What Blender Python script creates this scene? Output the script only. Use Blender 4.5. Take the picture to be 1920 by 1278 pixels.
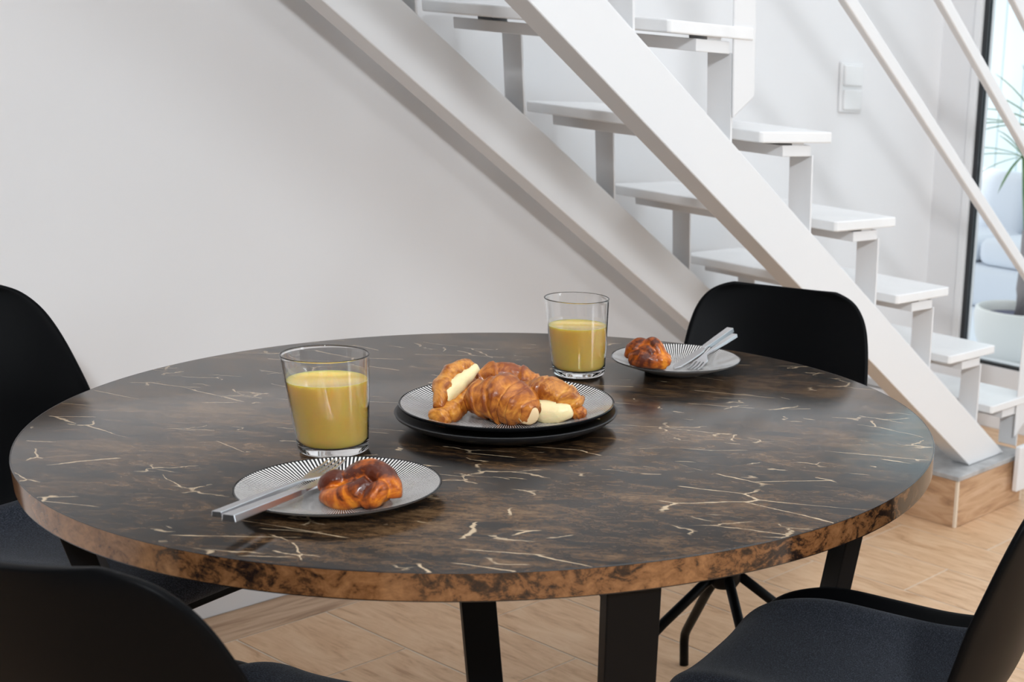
import bpy, bmesh, math, random
from mathutils import Vector, Matrix, noise

S = bpy.context.scene
for o in list(bpy.data.objects):
    bpy.data.objects.remove(o)
PI = math.pi
random.seed(7)

# ------------------------------------------------------------------ camera
cam_d = bpy.data.cameras.new('camera')
cam = bpy.data.objects.new('camera', cam_d)
S.collection.objects.link(cam)
S.camera = cam
R_ = Vector((0.8477182, 0.5237494, 0.0840265))
U_ = Vector((-0.2501006, 0.2549498, 0.9340505))
F_ = Vector((-0.4677859, 0.8128267, -0.3471155))
cam.matrix_world = Matrix(((R_.x, U_.x, -F_.x, 0.0), (R_.y, U_.y, -F_.y, 0.0),
                           (R_.z, U_.z, -F_.z, 1.2854), (0, 0, 0, 1)))
cam_d.sensor_width = 36
cam_d.lens = 2441.82 / 1920 * 36
cam_d.shift_x = (960 - 1864.87) / 1920
cam_d.shift_y = (1031.58 - 639) / 1920
cam_d.clip_start = 0.05
cam_d.dof.use_dof = True
cam_d.dof.focus_distance = 1.85
cam_d.dof.aperture_fstop = 8.0

# ------------------------------------------------------------------ world, lights, exposure
W = bpy.data.worlds.new('world')
S.world = W
W.use_nodes = True
bg = W.node_tree.nodes['Background']
bg.inputs[0].default_value = (0.93, 0.96, 1.0, 1)
bg.inputs[1].default_value = 1.0

def area_light(name, loc, target, sx, sy, power, col):
    d = bpy.data.lights.new(name, 'AREA')
    d.shape = 'RECTANGLE'; d.size = sx; d.size_y = sy
    d.energy = power; d.color = col
    o = bpy.data.objects.new(name, d)
    S.collection.objects.link(o)
    o.location = loc
    o.rotation_euler = (Vector(target) - Vector(loc)).to_track_quat('-Z', 'Y').to_euler()
    return o
area_light('key_light', (2.40, -1.62, 3.30), (-1.9, 1.6, 0.8), 0.40, 0.40, 165, (0.90, 0.95, 1.0))
area_light('overhead_fill_light', (-0.5, 1.9, 4.05), (-0.5, 1.9, 0.0), 3.2, 3.6, 55, (0.85, 0.93, 1.0))  # added soft fill from above, not a known ceiling lamp
area_light('right_fill_light', (3.10, 3.5, 1.75), (-2.8, 3.9, 1.1), 0.9, 1.8, 60, (0.86, 0.94, 1.0))  # added fill in front of the solid right wall, which has no window
sun_d = bpy.data.lights.new('sun', 'SUN'); sun_d.energy = 2.3; sun_d.angle = 0.03
sun = bpy.data.objects.new('sun', sun_d); S.collection.objects.link(sun)
sun.rotation_euler = Vector((-0.25, 0.62, -0.95)).to_track_quat('-Z', 'Y').to_euler()
S.view_settings.view_transform = 'Standard'
S.view_settings.look = 'None'
S.view_settings.exposure = 0.0
S.view_settings.gamma = 1.0
S.view_settings.use_curve_mapping = False

# ------------------------------------------------------------------ helpers
C = S.collection

def link(name, me, mat, parent=None, smooth=False):
    o = bpy.data.objects.new(name, me)
    mat = getattr(mat, 'm', mat)
    if mat is not None and len(me.materials) == 0:
        me.materials.append(mat)
    C.objects.link(o)
    if parent is not None:
        o.parent = parent
    if smooth:
        for p in me.polygons:
            p.use_smooth = True
    return o

def tag(o, label=None, cat=None, group=None, kind=None):
    if label: o['label'] = label
    if cat: o['category'] = cat
    if group: o['group'] = group
    if kind: o['kind'] = kind
    return o

def thing(name, label, cat, loc=(0, 0, 0), rotz=0.0, group=None):
    o = bpy.data.objects.new(name, None)
    o.empty_display_size = 0.05
    C.objects.link(o)
    o.location = loc; o.rotation_euler = (0, 0, rotz)
    return tag(o, label, cat, group)

class MB:
    def __init__(s): s.v = []; s.f = []
    def add(s, vs, fs):
        n = len(s.v); s.v += [tuple(v) for v in vs]; s.f += [tuple(i + n for i in f) for f in fs]
        return s
    def box(s, x0, x1, y0, y1, z0, z1):
        return s.add([(x0,y0,z0),(x1,y0,z0),(x1,y1,z0),(x0,y1,z0),(x0,y0,z1),(x1,y0,z1),(x1,y1,z1),(x0,y1,z1)],
                     [(0,3,2,1),(4,5,6,7),(0,1,5,4),(1,2,6,5),(2,3,7,6),(3,0,4,7)])
    def prism(s, poly, axis, a, b):
        """poly: list of 2-d points, extruded along axis from a to b."""
        n = len(poly)
        def P(p, t):
            if axis == 'x': return (t, p[0], p[1])
            if axis == 'y': return (p[0], t, p[1])
            return (p[0], p[1], t)
        vs = [P(p, a) for p in poly] + [P(p, b) for p in poly]
        fs = [tuple(range(n - 1, -1, -1)), tuple(range(n, 2 * n))]
        fs += [(i, (i + 1) % n, n + (i + 1) % n, n + i) for i in range(n)]
        return s.add(vs, fs)
    def lathe(s, prof, seg=64, close=False):
        vs = []; fs = []
        m = len(prof)
        for r, z in prof:
            for k in range(seg):
                a = 2 * PI * k / seg
                vs.append((r * math.cos(a), r * math.sin(a), z))
        for i in range(m - 1 if not close else m):
            j = (i + 1) % m
            for k in range(seg):
                k2 = (k + 1) % seg
                fs.append((i * seg + k, i * seg + k2, j * seg + k2, j * seg + k))
        if not close:
            if prof[0][0] < 1e-3 or True:
                fs.append(tuple(range(seg - 1, -1, -1)))
            fs.append(tuple(range((m - 1) * seg, m * seg)))
        return s.add(vs, fs)
    def tube(s, pts, rads, seg=12, up=(0, 0, 1), sx=1.0, sy=1.0, cap=True):
        pts = [Vector(p) for p in pts]; n = len(pts)
        if not hasattr(rads, '__len__'): rads = [rads] * n
        vs = []; fs = []
        for i, p in enumerate(pts):
            t = (pts[min(i + 1, n - 1)] - pts[max(i - 1, 0)]).normalized()
            a = t.cross(Vector(up))
            if a.length < 1e-4: a = t.cross(Vector((0, 1, 0)))
            a.normalize(); b = a.cross(t).normalized()
            for k in range(seg):
                an = 2 * PI * k / seg
                vs.append(p + a * (math.cos(an) * rads[i] * sx) + b * (math.sin(an) * rads[i] * sy))
        for i in range(n - 1):
            for k in range(seg):
                k2 = (k + 1) % seg
                fs.append((i * seg + k, i * seg + k2, (i + 1) * seg + k2, (i + 1) * seg + k))
        if cap:
            fs.append(tuple(range(seg - 1, -1, -1))); fs.append(tuple(range((n - 1) * seg, n * seg)))
        return s.add(vs, fs)
    def mesh(s, name, bevel=0.0, bseg=2):
        me = bpy.data.meshes.new(name)
        me.from_pydata(s.v, [], s.f); me.update()
        bm = bmesh.new(); bm.from_mesh(me)
        bmesh.ops.recalc_face_normals(bm, faces=bm.faces)
        if bevel > 0:
            es = [e for e in bm.edges if e.is_manifold and e.calc_face_angle(0) > 0.5]
            bmesh.ops.bevel(bm, geom=es, offset=bevel, segments=bseg, affect='EDGES', profile=0.5, clamp_overlap=True)
        bm.to_mesh(me); bm.free()
        return me
    def build(s, name, mat, parent=None, bevel=0.0, smooth=False, bseg=2):
        return link(name, s.mesh(name, bevel, bseg), mat, parent, smooth)

def auto_smooth(o, deg=35):
    me = o.data
    for p in me.polygons: p.use_smooth = True
    me.set_sharp_from_angle(angle=math.radians(deg))

# ------------------------------------------------------------------ materials
class Mat:
    def __init__(s, name, col=(0.8, 0.8, 0.8), rough=0.5, **kw):
        s.m = bpy.data.materials.new(name); s.m.use_nodes = True
        s.nt = s.m.node_tree; s.p = s.nt.nodes['Principled BSDF']
        s.p.inputs['Base Color'].default_value = (*col, 1)
        s.p.inputs['Roughness'].default_value = rough
        for k, v in kw.items():
            s.p.inputs[k.replace('_', ' ')].default_value = v
    def n(s, typ, **kw):
        nd = s.nt.nodes.new(typ)
        for k, v in kw.items():
            if k.startswith('i_'):
                nd.inputs[k[2:].replace('_', ' ')].default_value = v
            else: setattr(nd, k, v)
        return nd
    def l(s, a, b): s.nt.links.new(a, b)
    def coords(s, scale=(1, 1, 1), rot=(0, 0, 0), loc=(0, 0, 0), out='Object', rnd=False):
        tc = s.n('ShaderNodeTexCoord'); mp = s.n('ShaderNodeMapping')
        mp.inputs['Scale'].default_value = scale; mp.inputs['Rotation'].default_value = rot
        mp.inputs['Location'].default_value = loc
        src = tc.outputs[out]
        if rnd:
            oi = s.n('ShaderNodeObjectInfo'); vm = s.n('ShaderNodeVectorMath', operation='SCALE')
            cb = s.n('ShaderNodeCombineXYZ')
            s.l(oi.outputs['Random'], cb.inputs[0]); s.l(oi.outputs['Random'], cb.inputs[1]); s.l(oi.outputs['Random'], cb.inputs[2])
            s.l(cb.outputs[0], vm.inputs[0]); vm.inputs['Scale'].default_value = 37.0
            ad = s.n('ShaderNodeVectorMath', operation='ADD')
            s.l(src, ad.inputs[0]); s.l(vm.outputs[0], ad.inputs[1]); src = ad.outputs[0]
        s.l(src, mp.inputs['Vector'])
        return mp.outputs[0]
    def noise(s, vec, scale, detail=4, rough=0.5, dist=0.0):
        nd = s.n('ShaderNodeTexNoise'); s.l(vec, nd.inputs['Vector'])
        nd.inputs['Scale'].default_value = scale; nd.inputs['Detail'].default_value = detail
        nd.inputs['Roughness'].default_value = rough; nd.inputs['Distortion'].default_value = dist
        return nd.outputs['Fac']
    def ramp(s, fac, stops, interp='LINEAR'):
        r = s.n('ShaderNodeValToRGB'); cr = r.color_ramp; cr.interpolation = interp
        while len(cr.elements) > 1: cr.elements.remove(cr.elements[-1])
        cr.elements[0].position = stops[0][0]; c = stops[0][1]; cr.elements[0].color = (*c, 1) if len(c) == 3 else c
        for p, c in stops[1:]:
            e = cr.elements.new(p); e.color = (*c, 1) if len(c) == 3 else c
        s.l(fac, r.inputs[0]); return r.outputs[0]
    def math(s, op, a, b=None, clamp=False):
        m = s.n('ShaderNodeMath', operation=op, use_clamp=clamp)
        for i, x in enumerate((a, b)):
            if x is None: continue
            if hasattr(x, 'node'): s.l(x, m.inputs[i])
            else: m.inputs[i].default_value = x
        return m.outputs[0]
    def mix(s, fac, a, b, blend='MIX'):
        m = s.n('ShaderNodeMix', data_type='RGBA', blend_type=blend)
        for sock, x in ((m.inputs[0], fac), (m.inputs[6], a), (m.inputs[7], b)):
            if hasattr(x, 'node'): s.l(x, sock)
            elif hasattr(x, '__len__'): sock.default_value = (*x, 1)
            else: sock.default_value = x
        return m.outputs[2]
    def bump(s, h, strength=0.2, dist=0.01):
        b = s.n('ShaderNodeBump'); b.inputs['Strength'].default_value = strength
        b.inputs['Distance'].default_value = dist
        s.l(h, b.inputs['Height']); s.l(b.outputs[0], s.p.inputs['Normal'])
    def color(s, c): s.l(c, s.p.inputs['Base Color'])

def g3(v): return (v, v, v)

m_wall = Mat('wall_paint', (0.80, 0.795, 0.80), 0.75)
v = m_wall.coords(); m_wall.bump(m_wall.noise(v, 60, 3), 0.06, 0.002)
m_wall_dim = Mat('darkened_unseen_wall', (0.20, 0.20, 0.20), 0.8)  # unseen walls, darkened so the black chairs pick up less reflected light
m_steel = Mat('white_painted_steel', (0.80, 0.80, 0.805), 0.38)
m_tread = Mat('white_stone_tread', (0.86, 0.86, 0.86), 0.35)
v = m_tread.coords(); m_tread.color(m_tread.ramp(m_tread.noise(v, 6, 5, 0.6, 0.6), [(0.35, g3(0.83)), (0.6, g3(0.88))]))
m_black_metal = Mat('black_powder_coat', (0.0034, 0.0036, 0.0042), 0.45)
m_black_metal.p.inputs['Specular IOR Level'].default_value = 0.12
m_frame = Mat('black_window_frame', (0.02, 0.022, 0.025), 0.4)
m_plastic = Mat('black_chair_plastic', (0.0022, 0.0024, 0.0029), 0.42)
m_plastic.p.inputs['Specular IOR Level'].default_value = 0.07
v = m_plastic.coords(); m_plastic.bump(m_plastic.noise(v, 900, 2), 0.08, 0.0004)
m_fabric = Mat('charcoal_fabric', (0.03, 0.03, 0.035), 0.95)
v = m_fabric.coords()
m_fabric.color(m_fabric.ramp(m_fabric.noise(v, 520, 2, 0.7), [(0.35, (0.008, 0.009, 0.012)), (0.52, (0.022, 0.026, 0.036)), (0.72, (0.060, 0.068, 0.090))]))
m_fabric.bump(m_fabric.noise(v, 700, 2, 0.7), 0.5, 0.0008)
m_fabric.p.inputs['Sheen Weight'].default_value = 0.06
m_fabric.p.inputs['Specular IOR Level'].default_value = 0.2
m_fabric.p.inputs['Sheen Roughness'].default_value = 0.5

# marble laminate
RZ = math.radians(-30)
def along(M, deg, stretch, loc=(0, 0, 0)):
    tc = M.n('ShaderNodeTexCoord')
    a = M.n('ShaderNodeMapping'); a.inputs['Rotation'].default_value = (0, 0, math.radians(-deg)); a.inputs['Location'].default_value = loc
    b = M.n('ShaderNodeMapping'); b.inputs['Scale'].default_value = stretch
    M.l(tc.outputs['Object'], a.inputs['Vector']); M.l(a.outputs[0], b.inputs['Vector'])
    return b.outputs[0]
def vein(M, deg, scale, seed, width, thr0, thr1, mscale=3.0, stretch=3.2, warp=0.10):
    vec = along(M, deg, (1.0, stretch, 1.0), (seed, seed * 0.7, 0))
    wn = M.n('ShaderNodeTexNoise'); M.l(vec, wn.inputs['Vector']); wn.inputs['Scale'].default_value = 7.0; wn.inputs['Detail'].default_value = 5.0
    wn.inputs['Roughness'].default_value = 0.6
    sc = M.n('ShaderNodeVectorMath', operation='SCALE'); M.l(wn.outputs['Color'], sc.inputs[0]); sc.inputs['Scale'].default_value = warp
    ad = M.n('ShaderNodeVectorMath', operation='ADD'); M.l(vec, ad.inputs[0]); M.l(sc.outputs[0], ad.inputs[1])
    vo = M.n('ShaderNodeTexVoronoi', feature='DISTANCE_TO_EDGE', voronoi_dimensions='2D'); M.l(ad.outputs[0], vo.inputs['Vector']); vo.inputs['Scale'].default_value = scale
    wv = M.noise(vec, 16, 3, 0.6)
    ww = M.math('MULTIPLY', M.math('POWER', wv, 2.0), width * 4.0)
    line = M.math('SUBTRACT', 1.0, M.math('DIVIDE', vo.outputs['Distance'], ww), clamp=True)
    line = M.math('MINIMUM', M.math('MULTIPLY', line, 2.0), 1.0)
    vec2 = along(M, deg, (1.0, 1.8, 1.0), (seed * 1.7 + 3, 5.1, 2.2))
    msk = M.noise(vec2, mscale, 2.0, 0.5)
    mk = M.ramp(msk, [(thr0, (0, 0, 0)), (thr1, (1, 1, 1))])
    return M.math('MULTIPLY', line, mk)

m_top = Mat('dark_marble_laminate', (0.04, 0.03, 0.022), 0.3)
vs = along(m_top, 33, (1.0, 2.3, 1.0))
n0 = m_top.noise(along(m_top, 30, (1.0, 2.0, 1.0)), 3.6, 3, 0.5, 0.6)
n1 = m_top.noise(vs, 14, 9, 0.74, 0.9)
n2 = m_top.noise(vs, 75, 9, 0.90, 0.5)
nn = m_top.math('ADD', m_top.math('MULTIPLY', n0, 0.22), m_top.math('ADD', m_top.math('MULTIPLY', n1, 0.38), m_top.math('MULTIPLY', n2, 0.40)))
base = m_top.ramp(nn, [(0.42, (0.005, 0.0045, 0.0045)), (0.470, (0.011, 0.0083, 0.0068)), (0.500, (0.036, 0.020, 0.010)), (0.540, (0.092, 0.049, 0.022)), (0.61, (0.20, 0.118, 0.056))])
v1 = vein(m_top, 27, 4.2, 1.3, 0.013, 0.575, 0.60, 4.2, 3.4, 0.05)
v2 = vein(m_top, 40, 5.6, 8.3, 0.016, 0.60, 0.625, 6.0, 3.2, 0.05)
v3 = vein(m_top, 34, 11.0, 14.3, 0.030, 0.585, 0.62, 9.0, 2.2, 0.12)
v4 = vein(m_top, 5, 7.0, 4.3, 0.015, 0.64, 0.66, 7.0, 2.6, 0.08)
vv = m_top.math('MAXIMUM', m_top.math('MAXIMUM', v1, v2), m_top.math('MAXIMUM', m_top.math('MULTIPLY', v3, 0.75), v4))
m_top.color(m_top.mix(vv, base, (0.52, 0.39, 0.25)))
m_top.p.inputs['Roughness'].default_value = 0.20
m_top.p.inputs['Specular IOR Level'].default_value = 0.58
m_top.bump(m_top.noise(m_top.coords(), 240, 2), 0.04, 0.0005)

m_edge = Mat('brown_marble_edge', (0.3, 0.15, 0.07), 0.14)
ve = m_edge.coords(scale=(1, 1, 1.3))
e0 = m_edge.noise(ve, 4.5, 2, 0.5, 0.3)
e1 = m_edge.noise(ve, 26, 6, 0.62, 1.6); e2 = m_edge.noise(ve, 95, 6, 0.75, 0.5)
ee = m_edge.math('ADD', m_edge.math('MULTIPLY', e0, 0.40), m_edge.math('ADD', m_edge.math('MULTIPLY', e1, 0.36), m_edge.math('MULTIPLY', e2, 0.24)))
ec = m_edge.ramp(ee, [(0.44, (0.016, 0.009, 0.007)), (0.472, (0.06, 0.028, 0.013)), (0.50, (0.17, 0.074, 0.028)), (0.60, (0.30, 0.145, 0.060))])
tc = m_edge.n('ShaderNodeTexCoord'); sp = m_edge.n('ShaderNodeSeparateXYZ'); m_edge.l(tc.outputs['Object'], sp.inputs[0])
edl = m_edge.math('GREATER_THAN', m_edge.math('ABSOLUTE', m_edge.math('SUBTRACT', sp.outputs[2], 0.7335)), 0.0153)
m_edge.color(m_edge.mix(edl, ec, (0.012, 0.009, 0.008)))

# floor tile
m_tile = Mat('wood_look_tile', (0.6, 0.42, 0.28), 0.42)
vt = m_tile.coords(scale=(1.6, 7.0, 1.0), rnd=True)
t1 = m_tile.noise(vt, 3.2, 6, 0.6, 1.6)
t2 = m_tile.noise(m_tile.coords(scale=(1.5, 22, 1), rnd=True), 9, 4, 0.6, 0.4)
tt = m_tile.math('ADD', m_tile.math('MULTIPLY', t1, 0.7), m_tile.math('MULTIPLY', t2, 0.3))
m_tile.color(m_tile.ramp(tt, [(0.34, (0.45, 0.255, 0.135)), (0.43, (0.62, 0.385, 0.220)), (0.52, (0.69, 0.45, 0.27)), (0.66, (0.75, 0.52, 0.33))]))
m_tile_y = Mat('wood_look_tile_lengthwise', (0.6, 0.42, 0.28), 0.42)
vt = m_tile_y.coords(scale=(7.0, 1.0, 1.0), rnd=True)
t1 = m_tile_y.noise(vt, 3.2, 6, 0.6, 1.6)
m_tile_y.color(m_tile_y.ramp(t1, [(0.36, (0.36, 0.215, 0.125)), (0.46, (0.50, 0.32, 0.195)), (0.55, (0.56, 0.375, 0.24)), (0.66, (0.62, 0.43, 0.29))]))
m_tile_v = Mat('wood_look_cladding', (0.6, 0.42, 0.28), 0.42)
vt = m_tile_v.coords(scale=(1.0, 1.0, 7.0), rnd=True)
t1 = m_tile_v.noise(vt, 4.0, 6, 0.6, 1.2)
m_tile_v.color(m_tile_v.ramp(t1, [(0.34, (0.36, 0.21, 0.12)), (0.46, (0.50, 0.30, 0.17)), (0.55, (0.58, 0.37, 0.22)), (0.66, (0.64, 0.43, 0.28))]))
m_grout = Mat('grout', (0.74, 0.64, 0.53), 0.8)
m_cream_trim = Mat('cream_corner_trim', (0.78, 0.66, 0.52), 0.4)
m_slab = Mat('grey_stone_slab', (0.42, 0.42, 0.44), 0.3)
v = m_slab.coords(); m_slab.color(m_slab.ramp(m_slab.noise(v, 18, 6, 0.6), [(0.35, g3(0.33)), (0.65, g3(0.50))]))

# glass & drink
m_glass = Mat('clear_glass', (1, 1, 1), 0.0, Transmission_Weight=1.0, IOR=1.45)
m_pane = Mat('window_pane', (0.97, 1, 1), 0.0, Transmission_Weight=1.0, IOR=1.02)
m_juice = Mat('cloudy_yellow_juice', (0.93, 0.63, 0.165), 0.08, IOR=1.33)
m_juice.p.inputs['Subsurface Weight'].default_value = 1.0
m_juice.p.inputs['Subsurface Radius'].default_value = (0.03, 0.02, 0.006)
m_juice.p.inputs['Subsurface Scale'].default_value = 0.6
m_cutlery = Mat('brushed_steel', (0.64, 0.64, 0.66), 0.32, Metallic=1.0)

# plates
def plate_mat(name, N, rim_r):
    M = Mat(name, (0.8, 0.8, 0.8), 0.12)
    tc = M.n('ShaderNodeTexCoord'); sp = M.n('ShaderNodeSeparateXYZ'); M.l(tc.outputs['Object'], sp.inputs[0])
    ang = M.math('ARCTAN2', sp.outputs[1], sp.outputs[0])
    rr = M.math('SQRT', M.math('ADD', M.math('MULTIPLY', sp.outputs[0], sp.outputs[0]), M.math('MULTIPLY', sp.outputs[1], sp.outputs[1])))
    wob = M.noise(M.coords(scale=(1, 1, 1)), 28, 2, 0.5)
    ph = M.math('ADD', M.math('MULTIPLY', ang, float(N)), M.math('MULTIPLY', wob, 1.6))
    st = M.math('SINE', ph)
    fac = M.math('MULTIPLY_ADD', st, 3.0)
    M.nt.nodes[-1].inputs[2].default_value = 0.2
    f2 = M.math('MINIMUM', M.math('MAXIMUM', fac, 0.0), 1.0)
    col = M.mix(f2, (0.012, 0.012, 0.013), (0.78, 0.75, 0.72))
    # plain black line on the rim
    rim = M.math('GREATER_THAN', rr, rim_r)
    col = M.mix(rim, col, (0.012, 0.012, 0.013))
    M.color(col)
    M.p.inputs['Specular IOR Level'].default_value = 0.22
    return M
m_plate_s = plate_mat('striped_small_plate_glaze', 150, 0.1060)
m_plate_l = plate_mat('striped_large_plate_glaze', 150, 0.1405)
m_under = Mat('grey_plate_underside', (0.36, 0.35, 0.34), 0.25)
m_under_b = Mat('black_plate_glaze', (0.010, 0.010, 0.011), 0.13)
m_black_plate = Mat('matt_black_stoneware', (0.013, 0.013, 0.014), 0.38)

# pastry
def pastry(name, dark, mid, light, sc=1.0, dk=0.0, zr=None):
    M = Mat(name, mid, 0.28)
    v = M.coords(rnd=True)
    a = M.noise(v, 38 * sc, 5, 0.6, 0.8)
    geo = M.n('ShaderNodeNewGeometry')
    pt = M.ramp(geo.outputs['Pointiness'], [(0.44, g3(0.0)), (0.56, g3(1.0))])
    f = M.math('ADD', M.math('MULTIPLY', a, 0.8), M.math('MULTIPLY', pt, 0.2))
    if zr:      # the oven browns the top, the sides stay golden
        t_ = M.n('ShaderNodeTexCoord'); s_ = M.n('ShaderNodeSeparateXYZ'); M.l(t_.outputs['Object'], s_.inputs[0])
        zz = M.math('DIVIDE', M.math('SUBTRACT', s_.outputs[2], zr[0]), zr[1] - zr[0], clamp=True)
        f = M.math('ADD', M.math('MULTIPLY', M.math('SUBTRACT', f, 0.5), 1.35), M.math('MULTIPLY', zz, 0.10))
        f = M.math('ADD', f, 0.46)
    M.color(M.ramp(f, [(0.36 + dk, light), (0.48 + dk, mid), (0.62 + dk, dark)]))
    M.p.inputs['Coat Weight'].default_value = 0.12; M.p.inputs['Coat Roughness'].default_value = 0.10
    M.p.inputs['Specular IOR Level'].default_value = 0.35
    M.bump(M.noise(v, 260, 4, 0.65), 0.5, 0.0012)
    return M
m_crust = pastry('golden_crust', (0.30, 0.08, 0.012), (0.62, 0.24, 0.035), (0.80, 0.42, 0.09))
m_crust_dark = pastry('browned_crust', (0.25, 0.055, 0.009), (0.55, 0.18, 0.026), (0.76, 0.34, 0.055))
m_bun = pastry('glazed_bun_crust', (0.085, 0.014, 0.003), (0.46, 0.10, 0.007), (0.78, 0.26, 0.018), 0.8, 0.0, (0.006, 0.042))
m_crumb = Mat('pale_crumb', (0.82, 0.60, 0.34), 0.7)
m_cream = Mat('custard_cream', (0.92, 0.76, 0.43), 0.4)
m_cream.p.inputs['Subsurface Weight'].default_value = 0.3; m_cream.p.inputs['Subsurface Scale'].default_value = 0.01
v = m_cream.coords(); m_cream.bump(m_cream.noise(v, 120, 3), 0.5, 0.002)

# outdoors
m_board = Mat('pale_turquoise_board', (0.70, 0.86, 0.88), 0.6)
v = m_board.coords(rnd=True, scale=(1, 1, 0.3)); m_board.color(m_board.ramp(m_board.noise(v, 3, 3), [(0.3, (0.72, 0.85, 0.88)), (0.7, (0.85, 0.93, 0.94))]))
m_terrace = Mat('white_terrace_paving', (0.82, 0.86, 0.92), 0.6)
m_pot = Mat('white_glazed_pot', (0.85, 0.84, 0.80), 0.3)
m_soil = Mat('dark_potting_soil', (0.13, 0.13, 0.19), 0.9)
m_trunk = Mat('grey_palm_trunk', (0.32, 0.29, 0.29), 0.8)
m_leaf = Mat('green_palm_leaf', (0.18, 0.30, 0.12), 0.5)
v = m_leaf.coords(rnd=True); m_leaf.color(m_leaf.ramp(m_leaf.noise(v, 6, 2), [(0.3, (0.10, 0.22, 0.08)), (0.7, (0.30, 0.42, 0.20))]))
m_leaf_y = Mat('yellow_green_leaf', (0.55, 0.68, 0.08), 0.5)
m_cushion = Mat('white_outdoor_cushion', (0.80, 0.84, 0.90), 0.8)
m_switch = Mat('white_switch_plastic', (0.80, 0.80, 0.80), 0.25)

# ------------------------------------------------------------------ setting
WX = -2.787        # left wall plane
FY = 4.144         # far wall plane
fl = MB().box(-2.95, 3.32, -2.72, FY + 0.12, -0.05, -0.0015).build('floor', m_grout)
tag(fl, kind='structure')
PITCH = 0.2035; TL = 0.6; J = 0.0042
tile_mesh = MB().box(-TL/2 + J/2, TL/2 - J/2, -PITCH/2 + J/2, PITCH/2 - J/2, -0.0014, 0.0).mesh('tile', 0.0006, 1)
row0 = 1.371
for r in range(-13, 14):
    y0 = row0 + r * PITCH
    if y0 < -1.3 or y0 > FY - 0.05: continue
    off = 0.0 if r % 2 == 0 else TL / 2
    x = -2.35 + off - TL
    while x < 1.1:
        x0 = max(x, -2.640); x1 = x + TL
        yb = min(y0 + PITCH, FY)
        if x1 - x0 > 0.02:
            if x1 - x0 > TL - 1e-3 and yb == y0 + PITCH:
                o = link('tile', tile_mesh, m_tile, fl); o.location = ((x0 + x1) / 2, y0 + PITCH / 2, 0)
            else:
                o = MB().box(-(x1-x0)/2 + J/2, (x1-x0)/2 - J/2, -(yb-y0)/2 + J/2, (yb-y0)/2 - J/2, -0.0014, 0.0).build('tile', m_tile, fl, 0.0006, bseg=1)
                o.location = ((x0 + x1) / 2, (y0 + yb) / 2, 0)
        x += TL
ys = -1.25
while ys < FY:
    y1 = min(ys + TL, FY)
    o = MB().box(-0.0715, 0.0715, -(y1-ys)/2 + J/2, (y1-ys)/2 - J/2, -0.0014, 0.0).build('tile', m_tile_y, fl, 0.0006, bseg=1)
    o.location = (-2.7135, (ys + y1) / 2, 0)
    ys += TL

tag(MB().box(WX - 0.12, WX, -2.6, FY + 0.12, 0.0, 4.10).build('wall_left', m_wall), kind='structure')
tag(MB().box(-2.95, 3.32, -2.72, FY + 0.12, 4.10, 4.25).build('ceiling', m_wall), kind='structure')
tag(MB().box(3.20, 3.32, -2.6, FY + 0.12, 0.0, 4.10).build('wall_right', m_wall_dim), kind='structure')
tag(MB().box(-2.907, 3.32, -2.72, -2.60, 0.0, 4.10).build('wall_back', m_wall_dim), kind='structure')
wf = MB()
wf.box(WX, -2.650, FY, FY + 0.12, 0.0, 4.10)
wf.box(-2.650, -0.10, FY, FY + 0.12, 0.0, 0.235)
wf.box(-2.650, -0.10, FY, FY + 0.12, 2.30, 4.10)
wf.box(-0.10, 3.20, FY, FY + 0.12, 0.0, 4.10)
tag(wf.build('wall_far', m_wall), kind='structure')

win = tag(MB().box(-2.650, -2.622, FY - 0.012, FY + 0.06, 0.235, 2.30).box(-0.128, -0.10, FY - 0.012, FY + 0.06, 0.235, 2.30)
          .box(-2.650, -0.10, FY - 0.012, FY + 0.06, 2.272, 2.30).build('window_1', m_steel, None, 0.002), kind='structure')
D0, D1 = FY + 0.004, FY + 0.026
fr = MB().box(-2.622, -2.602, D0, D1, 0.235, 2.272).box(-0.148, -0.128, D0, D1, 0.235, 2.272)
fr.box(-2.602, -0.148, D0, D1, 0.231, 0.247).box(-2.602, -0.148, D0, D1, 2.252, 2.272)
fr.box(-1.39, -1.365, D0, D1, 0.247, 2.252)
fr.build('window_frame', m_frame, win)
MB().box(-2.602, -1.39, FY + 0.012, FY + 0.018, 0.247, 2.252).build('pane', m_pane, win)
MB().box(-1.365, -0.148, FY + 0.012, FY + 0.018, 0.247, 2.252).build('pane', m_pane, win)

# ------------------------------------------------------------------ staircase
SL = 0.741
def lowz(b): return 0.75 - 0.069 - SL * (b - 2.5)
stair = thing('staircase', 'open white steel staircase with stone treads descending to the right beside the wall', 'staircase', (-2.3, 3.25, 0.16))
def P(mb, name, mat, bevel=0.0, **kw):
    o = mb.build(name, mat, stair, bevel, **kw)
    o.matrix_parent_inverse = Matrix.Translation(Vector(stair.location)).inverted()
    return o
B0 = 0.35
for (xa, xb) in ((-2.022, -1.955), (-2.667, -2.600)):
    lo0 = lowz(B0); zf = 0.162
    bl = 2.5 - (zf - 0.681) / SL; bt = 2.5 - (zf - 0.681 - 0.148) / SL
    poly = [(B0, lo0), (bl, zf), (bt, zf), (B0, lo0 + 0.148)]
    P(MB().prism(poly, 'x', xa, xb), 'stringer', m_steel, 0.003)
TR = [(-3, 0.885, 1.355), (-2, 1.155, 1.152), (-1, 1.422, 0.950), (0, 1.692, 0.746), (1, 1.961, 0.543), (2, 2.232, 0.339), (3, 2.502, 0.137), (4, 2.770, -0.062), (5, 3.042, -0.258), (6, 3.296, -0.446)]
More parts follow.
